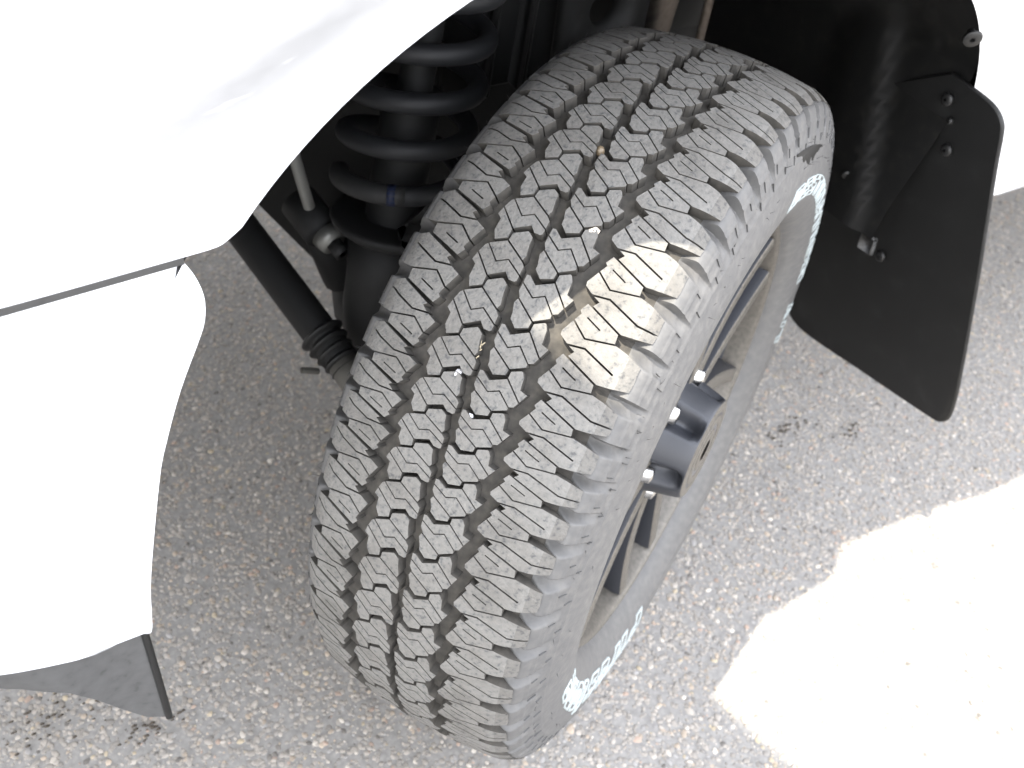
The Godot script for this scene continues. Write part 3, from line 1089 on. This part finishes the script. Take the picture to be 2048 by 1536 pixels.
func build_rest_of_body() -> void:
	# sill, door, cab and bonnet behind and above the picture
	var d := panel(PackedVector2Array([Vector2(0.668, 0.575), Vector2(1.75, 0.575), Vector2(1.75, 1.20), Vector2(0.668, 1.20)]), func(x: float, y: float) -> float: return 0.046 + 0.109 * smooth(0.80, 1.02, y) - 5.4 * pow(maxf(0.0, y - 1.05), 2.0), 0.05)
	obj("front_door", d, M.paint, truck)
	var h := obj("door_handle", bevel_box(Vector3(0.2, 0.035, 0.03), 0.01), M.paint, truck)
	h.position = Vector3(1.58, 1.0, 0.165)
	var sill := obj("rocker_sill", tube([Vector3(0.66, 0.56, -0.05), Vector3(0.68, 0.56, -0.045), Vector3(1.9, 0.56, -0.045), Vector3(1.92, 0.56, -0.05)], [0.02, 0.06, 0.06, 0.02], 20), M.paint, truck)
	var rows := []
	for i in 22:
		var x := lerpf(-0.96, 0.72, i / 21.0)
		var row := []
		for j in 16:
			var z := lerpf(0.095, -1.795, j / 15.0)
			var e := 1.0 - pow(absf((z + 0.85) / 0.945), 6.0)
			row.append(Vector3(x, 1.125 + 0.10 * (1.0 - pow(clampf(-x - 0.3, 0.0, 1.0), 2.0)) * (0.4 + 0.6 * e), z))
		rows.append(row)
	obj("bonnet", grid_mesh(rows, false, false), M.paint, truck)
	rows = []
	for i in 10:
		var f := i / 9.0
		var row := []
		for j in 12:
			var z := lerpf(-0.02, -1.68, j / 11.0)
			row.append(Vector3(lerpf(0.70, 1.22, f), lerpf(1.20, 1.84, f), z * (1.0 - 0.12 * f) - 0.10 * f))
		rows.append(row)
	obj("windscreen", grid_mesh(rows, false, false), M.dark_glass, truck)
	var roof := obj("cab_roof", bevel_box(Vector3(1.6, 0.08, 1.46), 0.03), M.paint, truck)
	roof.position = Vector3(2.0, 1.86, -0.85)
	var side := obj("door_window", bevel_box(Vector3(0.95, 0.58, 0.012), 0.004), M.dark_glass, truck)
	side.position = Vector3(1.55, 1.51, 0.02)
	side.rotation = Vector3(0.22, 0, 0)
	var back := obj("rear_body", bevel_box(Vector3(1.4, 0.72, 1.85), 0.04), M.paint, truck)
	back.position = Vector3(2.46, 0.86, -0.85)
	var far := obj("far_side", bevel_box(Vector3(1.3, 0.60, 0.06), 0.02), M.paint, truck)
	far.position = Vector3(1.15, 0.86, -1.78)
	var far2 := obj("far_fender", bevel_box(Vector3(1.45, 0.34, 0.06), 0.02), M.paint, truck)
	far2.position = Vector3(-0.25, 0.97, -1.78)
	var beam := obj("bumper_beam", bevel_box(Vector3(0.07, 0.30, 1.10), 0.03), M.paint, truck)
	beam.position = Vector3(-1.03, 0.58, -0.85)
	var nose := obj("grille_panel", bevel_box(Vector3(0.08, 0.90, 1.25), 0.03), M.plastic, truck)
	nose.position = Vector3(-0.99, 0.66, -0.98)


# ---------------------------------------------------------------- ground
func build_ground() -> void:
	var pm := PlaneMesh.new()
	pm.size = Vector2(120, 120)
	pm.subdivide_width = 1
	var g := obj("ground", pm, M.asphalt)
	tag(g, "", "", "", "structure")
	# the stones of the worn asphalt
	var st := st_new()
	var base := []
	var icos := []
	var ph := (1.0 + sqrt(5.0)) / 2.0
	for v in [[-1, ph, 0], [1, ph, 0], [-1, -ph, 0], [1, -ph, 0], [0, -1, ph], [0, 1, ph], [0, -1, -ph], [0, 1, -ph], [ph, 0, -1], [ph, 0, 1], [-ph, 0, -1], [-ph, 0, 1]]:
		var p := Vector3(v[0], v[1], v[2]).normalized()
		icos.append(p)
	var faces := [[0, 11, 5], [0, 5, 1], [0, 1, 7], [0, 7, 10], [0, 10, 11], [1, 5, 9], [5, 11, 4], [11, 10, 2], [10, 7, 6], [7, 1, 8], [3, 9, 4], [3, 4, 2], [3, 2, 6], [3, 6, 8], [3, 8, 9], [4, 9, 5], [2, 4, 11], [6, 2, 10], [8, 6, 7], [9, 8, 1]]
	var tones := [[0.258, 0.237, 0.210, 6.0], [0.230, 0.212, 0.189, 6.0], [0.304, 0.278, 0.245, 3.0], [0.189, 0.176, 0.160, 2.5], [0.299, 0.251, 0.199, 1.4], [0.291, 0.223, 0.179, 0.6], [0.236, 0.228, 0.219, 1.0], [0.392, 0.360, 0.315, 0.7], [0.116, 0.107, 0.097, 0.5], [0.308, 0.263, 0.190, 0.4]]
	var sum := 0.0
	for t in tones: sum += t[3]
	for variant in 4:
		var s := st_new()
		var pts := []
		for p in icos:
			pts.append(p * rng.randf_range(0.72, 1.12))
		for f in faces:
			s.set_smooth_group(0 if variant < 3 else -1)
			for k in [0, 2, 1]:
				s.add_vertex(pts[f[k]])
		s.index()
		s.generate_normals()
		var mesh := s.commit()
		var tf := []
		var col := []
		var count := 84000
		for i in count:
			var x := rng.randf_range(-1.35, 2.3)
			var z := rng.randf_range(-1.55, 1.25)
			var r := 0.0015 + 0.0030 * pow(rng.randf(), 2.0)
			if rng.randf() < 0.02: r *= 1.5
			var b := Basis.from_euler(Vector3(rng.randf() * 0.5, rng.randf() * TAU, rng.randf() * 0.5))
			b = Basis(Vector3.UP, rng.randf() * TAU) * Basis.from_scale(Vector3(r * rng.randf_range(0.9, 1.5), r * rng.randf_range(0.26, 0.42), r)) * b
			tf.append(Transform3D(b, Vector3(x, rng.randf_range(-0.0004, 0.0005), z)))
			var pick := rng.randf() * sum
			var c: Array = tones[0]
			for t in tones:
				pick -= t[3]
				if pick <= 0:
					c = t
					break
			var j := rng.randf_range(0.8, 1.15)
			col.append(Color(c[0] * j, c[1] * j, c[2] * j))
		var mm := MultiMesh.new()
		mm.transform_format = MultiMesh.TRANSFORM_3D
		mm.use_colors = true
		mm.mesh = mesh
		mm.instance_count = count
		for i in count:
			mm.set_instance_transform(i, tf[i])
			mm.set_instance_color(i, col[i])
		var mi := MultiMeshInstance3D.new()
		mi.name = "asphalt_stones"
		mi.multimesh = mm
		mi.material_override = M.stone
		add_child(mi, true)
		tag(mi, "small mixed stones bound into the worn asphalt", "asphalt", "", "stuff")


func pebble_mesh(sd: int) -> ArrayMesh:
	var rows := []
	var nz := noise(1.1, FastNoiseLite.TYPE_SIMPLEX_SMOOTH, 2, sd)
	for i in 11:
		var row := []
		for j in 17:
			var a := PI * i / 10.0
			var t := TAU * (j % 16) / 16.0
			var p := Vector3(sin(a) * cos(t), cos(a), sin(a) * sin(t))
			row.append(p * (1.0 + 0.22 * nz.get_noise_3dv(p)))
		rows.append(row)
	return grid_mesh(rows, true)


func build_small_things() -> void:
	var toW := Transform3D(Basis(WX, WY, WZ), HUB)
	var list := [
		["", "cream stone wedged between two tread blocks near the top", 6.40, -35.0, 0.0044, M.cream_stone, Vector3(1.25, 0.8, 0.9)],
		["", "small white stone stuck left of the middle tread groove", 9.95, 10.5, 0.0033, M.white_stone, Vector3(1.3, 0.8, 0.8)],
		["", "round white stone stuck right of the middle tread groove", 10.80, -12.5, 0.0032, M.white_stone, Vector3(1.1, 0.9, 1.0)],
		["", "brown stone sitting in the middle tread groove high up", 4.55, -3.0, 0.0040, M.brown_stone, Vector3(0.9, 1.1, 0.9)],
	]
	for i in list.size():
		var e: Array = list[i]
		var o := obj("lodged_stone", pebble_mesh(i + 3), e[5])
		o.position = toW * tp(e[2], e[3] * 0.001, -0.0030)
		o.scale = e[6] * e[4]
		o.rotation = Vector3(0.4 + i, 0.7 * i, 0.3)
		tag(o, e[1], "stone", "stones lodged in the tyre tread")
	# dry bits in the middle groove
	var st := st_new()
	for i in 9:
		var p := toW * tp(9.2 + rng.randf() * 0.32, rng.randf_range(0.0, 0.007), -0.004)
		var d := Vector3(rng.randf_range(-1, 1), rng.randf_range(-1, 1), rng.randf_range(-0.5, 0.5)).normalized() * rng.randf_range(0.004, 0.009)
		st.append_from(tube([p - d * 0.5, p + d * 0.5], [0.0006], 5), 0, Transform3D())
	var tw := obj("straw_scrap", st.commit(), M.straw)
	tag(tw, "dry straw scraps caught in the middle groove of the tread", "straw")
	# dark crumbs on the ground
	var spots := [[0.565, -0.085, 0.05, 46, "dark leaf crumbs on the asphalt below the mud flap, left of two patches"], [0.652, -0.034, 0.032, 30, "dark leaf crumbs on the asphalt below the mud flap, right of two patches"], [-0.550, -0.04, 0.03, 40, "dark crumbs of dirt on the asphalt beside the air dam corner"], [-0.655, -0.115, 0.075, 70, "dark crumbs in place of the dark gaps between loosened asphalt stones under the bumper"]]  # last patch: crumbs drawn for the dark crevices between loosened stones
	for sp in spots:
		var s := st_new()
		for i in sp[3]:
			var rr: float = sp[2] * pow(rng.randf(), 0.9)
			var t := rng.randf() * TAU
			var b := Basis.from_euler(Vector3(rng.randf(), rng.randf() * 6.0, rng.randf()) * 1.0).scaled(Vector3(1.4, 0.25, 0.8) * rng.randf_range(0.0006, 0.0026))
			s.append_from(M.crumb_mesh, 0, Transform3D(b, Vector3(cos(t) * rr * 1.5, 0.003, sin(t) * rr * 0.6)))
		var o := obj("dirt_patch", s.commit(), M.dirt)
		o.position = Vector3(sp[0], 0, sp[1])
		tag(o, sp[4], "dirt", "patches of dirt on the asphalt")


# unseen canopy, added only to cast shade over the wheel and the ground
func build_shade_canopy() -> void:
	var c := Node3D.new()
	c.name = "added_shade_canopy"
	c.position = Vector3(-2.572, 0, 0.35)
	c.rotation.y = 0.264
	add_child(c)
	tag(c, "white canopy out of view, added to cast shade on the wheel and ground", "canopy")
	var h := 2.6
	var s := 1.55
	var st := st_new()
	var peak := Vector3(0, 3.4, 0)
	var k := [Vector3(-s, h, -s), Vector3(s, h, -s), Vector3(s, h, s), Vector3(-s, h, s)]
	for i in 4:
		for p in [k[i], peak, k[(i + 1) % 4]]: st.add_vertex(p)
		var dn := Vector3(0, -0.18, 0)
		quad(st, k[i], k[(i + 1) % 4], k[(i + 1) % 4] + dn, k[i] + dn)
	obj("fabric_roof", finish(st), M.fabric, c)
	for p in k:
		obj("leg", tube([Vector3(p.x * 0.98, 0, p.z * 0.98), Vector3(p.x * 0.98, h, p.z * 0.98)], [0.016], 10), M.steel, c)


func make_materials() -> void:
	M.paint = mat(lin(0.54, 0.55, 0.57), 0.32)
	M.paint.clearcoat_enabled = true
	M.paint.clearcoat = 1.0
	M.paint.clearcoat_roughness = 0.03
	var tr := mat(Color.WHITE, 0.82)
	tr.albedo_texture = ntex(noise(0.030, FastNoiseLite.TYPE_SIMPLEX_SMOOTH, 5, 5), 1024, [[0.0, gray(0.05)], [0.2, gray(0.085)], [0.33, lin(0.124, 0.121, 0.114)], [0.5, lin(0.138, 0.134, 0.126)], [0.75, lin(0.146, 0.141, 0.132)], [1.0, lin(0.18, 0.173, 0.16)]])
	tr.detail_enabled = true
	tr.detail_blend_mode = BaseMaterial3D.BLEND_MODE_MUL
	tr.detail_uv_layer = BaseMaterial3D.DETAIL_UV_1
	tr.detail_albedo = ntex(noise(0.006, FastNoiseLite.TYPE_SIMPLEX_SMOOTH, 3, 95), 512, [[0.0, lin(0.72, 0.71, 0.70)], [0.45, lin(0.95, 0.94, 0.93)], [0.6, Color.WHITE], [1.0, Color.WHITE]])
	tr.normal_enabled = true
	tr.normal_texture = ntex(noise(0.05, FastNoiseLite.TYPE_SIMPLEX_SMOOTH, 4, 9), 1024, [], 3.0)
	tr.normal_scale = 0.9
	M.tread = tr
	var te := tr.duplicate()
	te.albedo_color = lin(0.78, 0.77, 0.76)
	M.tread_end = te
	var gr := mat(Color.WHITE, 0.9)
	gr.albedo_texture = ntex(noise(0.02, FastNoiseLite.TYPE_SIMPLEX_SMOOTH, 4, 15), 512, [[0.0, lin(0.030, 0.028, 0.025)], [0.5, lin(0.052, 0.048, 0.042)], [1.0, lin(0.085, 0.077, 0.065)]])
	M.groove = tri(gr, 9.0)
	var sw := mat(Color.WHITE, 0.62)
	sw.albedo_texture = ntex(noise(0.012, FastNoiseLite.TYPE_SIMPLEX_SMOOTH, 5, 25), 1024, [[0.0, lin(0.062, 0.062, 0.063)], [0.5, lin(0.082, 0.081, 0.080)], [1.0, lin(0.115, 0.111, 0.105)]])
	sw.normal_enabled = true
	sw.normal_texture = ntex(noise(0.06, FastNoiseLite.TYPE_SIMPLEX_SMOOTH, 4, 19), 512, [], 2.0)
	sw.normal_scale = 0.35
	M.sidewall = tri(sw, 6.0)
	M.hair = mat(gray(0.032), 0.6)
	M.white_letter = mat(lin(0.30, 0.335, 0.335), 0.6)
	M.rim_paint = mat(lin(0.028, 0.03, 0.036), 0.42, 0.1)
	M.machined = tri(mat(Color.WHITE, 0.5, 0.4), 9.0)
	M.machined.albedo_texture = ntex(noise(0.03, FastNoiseLite.TYPE_SIMPLEX_SMOOTH, 5, 85), 512, [[0.0, lin(0.04, 0.037, 0.032)], [0.35, lin(0.085, 0.079, 0.069)], [0.6, lin(0.105, 0.097, 0.085)], [1.0, lin(0.15, 0.137, 0.118)]])
	M.badge = mat(lin(0.12, 0.12, 0.13), 0.3, 0.5)
	M.chrome = mat(lin(0.50, 0.50, 0.50), 0.22, 1.0)
	M.iron = mat(lin(0.10, 0.095, 0.09), 0.6, 0.6)
	M.plastic = mat(gray(0.006), 0.5)
	M.grey_plastic = tri(mat(Color.WHITE, 0.75), 5.0)
	M.grey_plastic.albedo_texture = ntex(noise(0.02, FastNoiseLite.TYPE_SIMPLEX_SMOOTH, 4, 35), 512, [[0.0, gray(0.03)], [0.3, gray(0.055)], [0.5, gray(0.06)], [1.0, gray(0.07)]])
	var fl := mat(Color.WHITE, 0.55)
	fl.albedo_texture = ntex(noise(0.008, FastNoiseLite.TYPE_SIMPLEX_SMOOTH, 5, 45), 512, [[0.0, gray(0.002)], [0.5, gray(0.0028)], [0.72, gray(0.0034)], [0.82, gray(0.006)], [1.0, gray(0.012)]])
	M.flap = tri(fl, 3.0)
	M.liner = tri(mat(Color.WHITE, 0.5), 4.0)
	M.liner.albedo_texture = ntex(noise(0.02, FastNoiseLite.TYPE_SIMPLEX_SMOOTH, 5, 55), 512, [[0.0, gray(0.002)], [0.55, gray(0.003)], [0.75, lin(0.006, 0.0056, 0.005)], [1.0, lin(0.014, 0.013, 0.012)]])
	M.under = mat(gray(0.004), 0.75)
	M.black_metal = mat(gray(0.003), 0.7, 0.0)
	M.spring = mat(lin(0.007, 0.0075, 0.009), 0.62, 0.0)
	M.coil_end = mat(gray(0.014), 0.65)
	M.blue_mark = mat(lin(0.006, 0.012, 0.04), 0.6)
	M.fringe_tint = mat(lin(0.40, 0.52, 0.54), 0.6)  # pale tint of the overexposed crease line
	M.tar = mat(gray(0.004), 0.45)
	M.steel = mat(lin(0.22, 0.22, 0.205), 0.5, 0.6)
	M.dusty_metal = mat(lin(0.10, 0.095, 0.085), 0.7, 0.2)
	M.rusty = tri(mat(Color.WHITE, 0.8), 6.0)
	M.rusty.albedo_texture = ntex(noise(0.02, FastNoiseLite.TYPE_SIMPLEX_SMOOTH, 4, 65), 512, [[0.0, lin(0.05, 0.038, 0.028)], [0.5, lin(0.11, 0.088, 0.07)], [1.0, lin(0.17, 0.14, 0.11)]])
	M.dark_glass = mat(lin(0.02, 0.022, 0.025), 0.05)
	M.stone = mat(Color.WHITE, 0.85)
	M.stone.vertex_color_use_as_albedo = true
	var asp := mat(Color.WHITE, 0.92)
	asp.albedo_texture = ntex(noise(0.045, FastNoiseLite.TYPE_CELLULAR, 3, 75), 1024, [[0.0, lin(0.255, 0.246, 0.232)], [0.4, lin(0.207, 0.20, 0.19)], [0.8, lin(0.165, 0.159, 0.151)], [1.0, lin(0.11, 0.106, 0.10)]])
	asp.uv1_triplanar = true
	asp.uv1_world_triplanar = true
	asp.uv1_scale = Vector3(2.2, 2.2, 2.2)
	M.asphalt = asp
	M.cream_stone = mat(lin(0.75, 0.66, 0.55), 0.7)
	M.white_stone = mat(lin(0.68, 0.68, 0.7), 0.6)
	M.brown_stone = mat(lin(0.13, 0.10, 0.065), 0.35)
	M.straw = mat(lin(0.42, 0.36, 0.25), 0.8)
	M.dirt = mat(lin(0.05, 0.04, 0.03), 0.9)
	M.crumb_mesh = pebble_mesh(77)
	M.fabric = mat(lin(0.8, 0.8, 0.78), 0.9)
	M.fabric.cull_mode = BaseMaterial3D.CULL_DISABLED
	M.fabric.backlight_enabled = true
	M.fabric.backlight = lin(0.25, 0.25, 0.24)


func _ready() -> void:
	rng.seed = 20417
	# camera
	var cam := Camera3D.new()
	cam.name = "camera"
	cam.transform = Transform3D(Basis(Vector3(0.86025, 0.10456, 0.49904), Vector3(0.28977, 0.70507, -0.64724), Vector3(-0.41953, 0.70139, 0.57623)).orthonormalized(), Vector3(-0.5642, 1.2369, 0.6302))
	cam.fov = 42.01
	cam.near = 0.02
	cam.far = 400.0
	var at := CameraAttributesPhysical.new()
	at.frustum_focal_length = 31.25
	at.exposure_aperture = 7.1
	at.frustum_focus_distance = 0.80
	cam.attributes = at
	cam.current = true
	add_child(cam)
	# sky
	var env := Environment.new()
	env.background_mode = Environment.BG_SKY
	var psm := ProceduralSkyMaterial.new()
	psm.sky_top_color = lin(0.86, 0.90, 1.0)
	psm.sky_horizon_color = lin(1.0, 0.965, 0.91)
	psm.sky_curve = 0.2
	psm.sky_energy_multiplier = 1.0
	psm.ground_bottom_color = lin(0.18, 0.175, 0.165)
	psm.ground_horizon_color = lin(0.5, 0.5, 0.5)
	var sky := Sky.new()
	sky.sky_material = psm
	env.sky = sky
	env.tonemap_mode = Environment.TONE_MAPPER_LINEAR
	env.tonemap_exposure = 6.7
	env.sdfgi_enabled = true
	env.ssao_enabled = true
	env.ssil_enabled = true
	var we := WorldEnvironment.new()
	we.name = "world_environment"
	we.environment = env
	add_child(we)
	# sun
	var sun := DirectionalLight3D.new()
	sun.name = "sun"
	sun.light_energy = 0.62
	sun.light_color = Color(1.0, 0.965, 0.90)
	sun.light_angular_distance = 0.5
	sun.shadow_enabled = true
	var to_sun := Vector3(-0.43, 1.0, 0.0).normalized()
	sun.transform = Transform3D(Basis.looking_at(-to_sun, Vector3(0, 0, 1)), Vector3(0, 6, 0))
	add_child(sun)

	make_materials()
	build_ground()
	truck = Node3D.new()
	truck.name = "parked_vehicle"
	add_child(truck)
	tag(truck, "white vehicle with its front wheel turned outward on the asphalt", "vehicle")
	build_body()
	build_flap_and_liner()
	build_chassis()
	build_rest_of_body()
	build_wheel()
	build_shade_canopy()
	build_small_things()
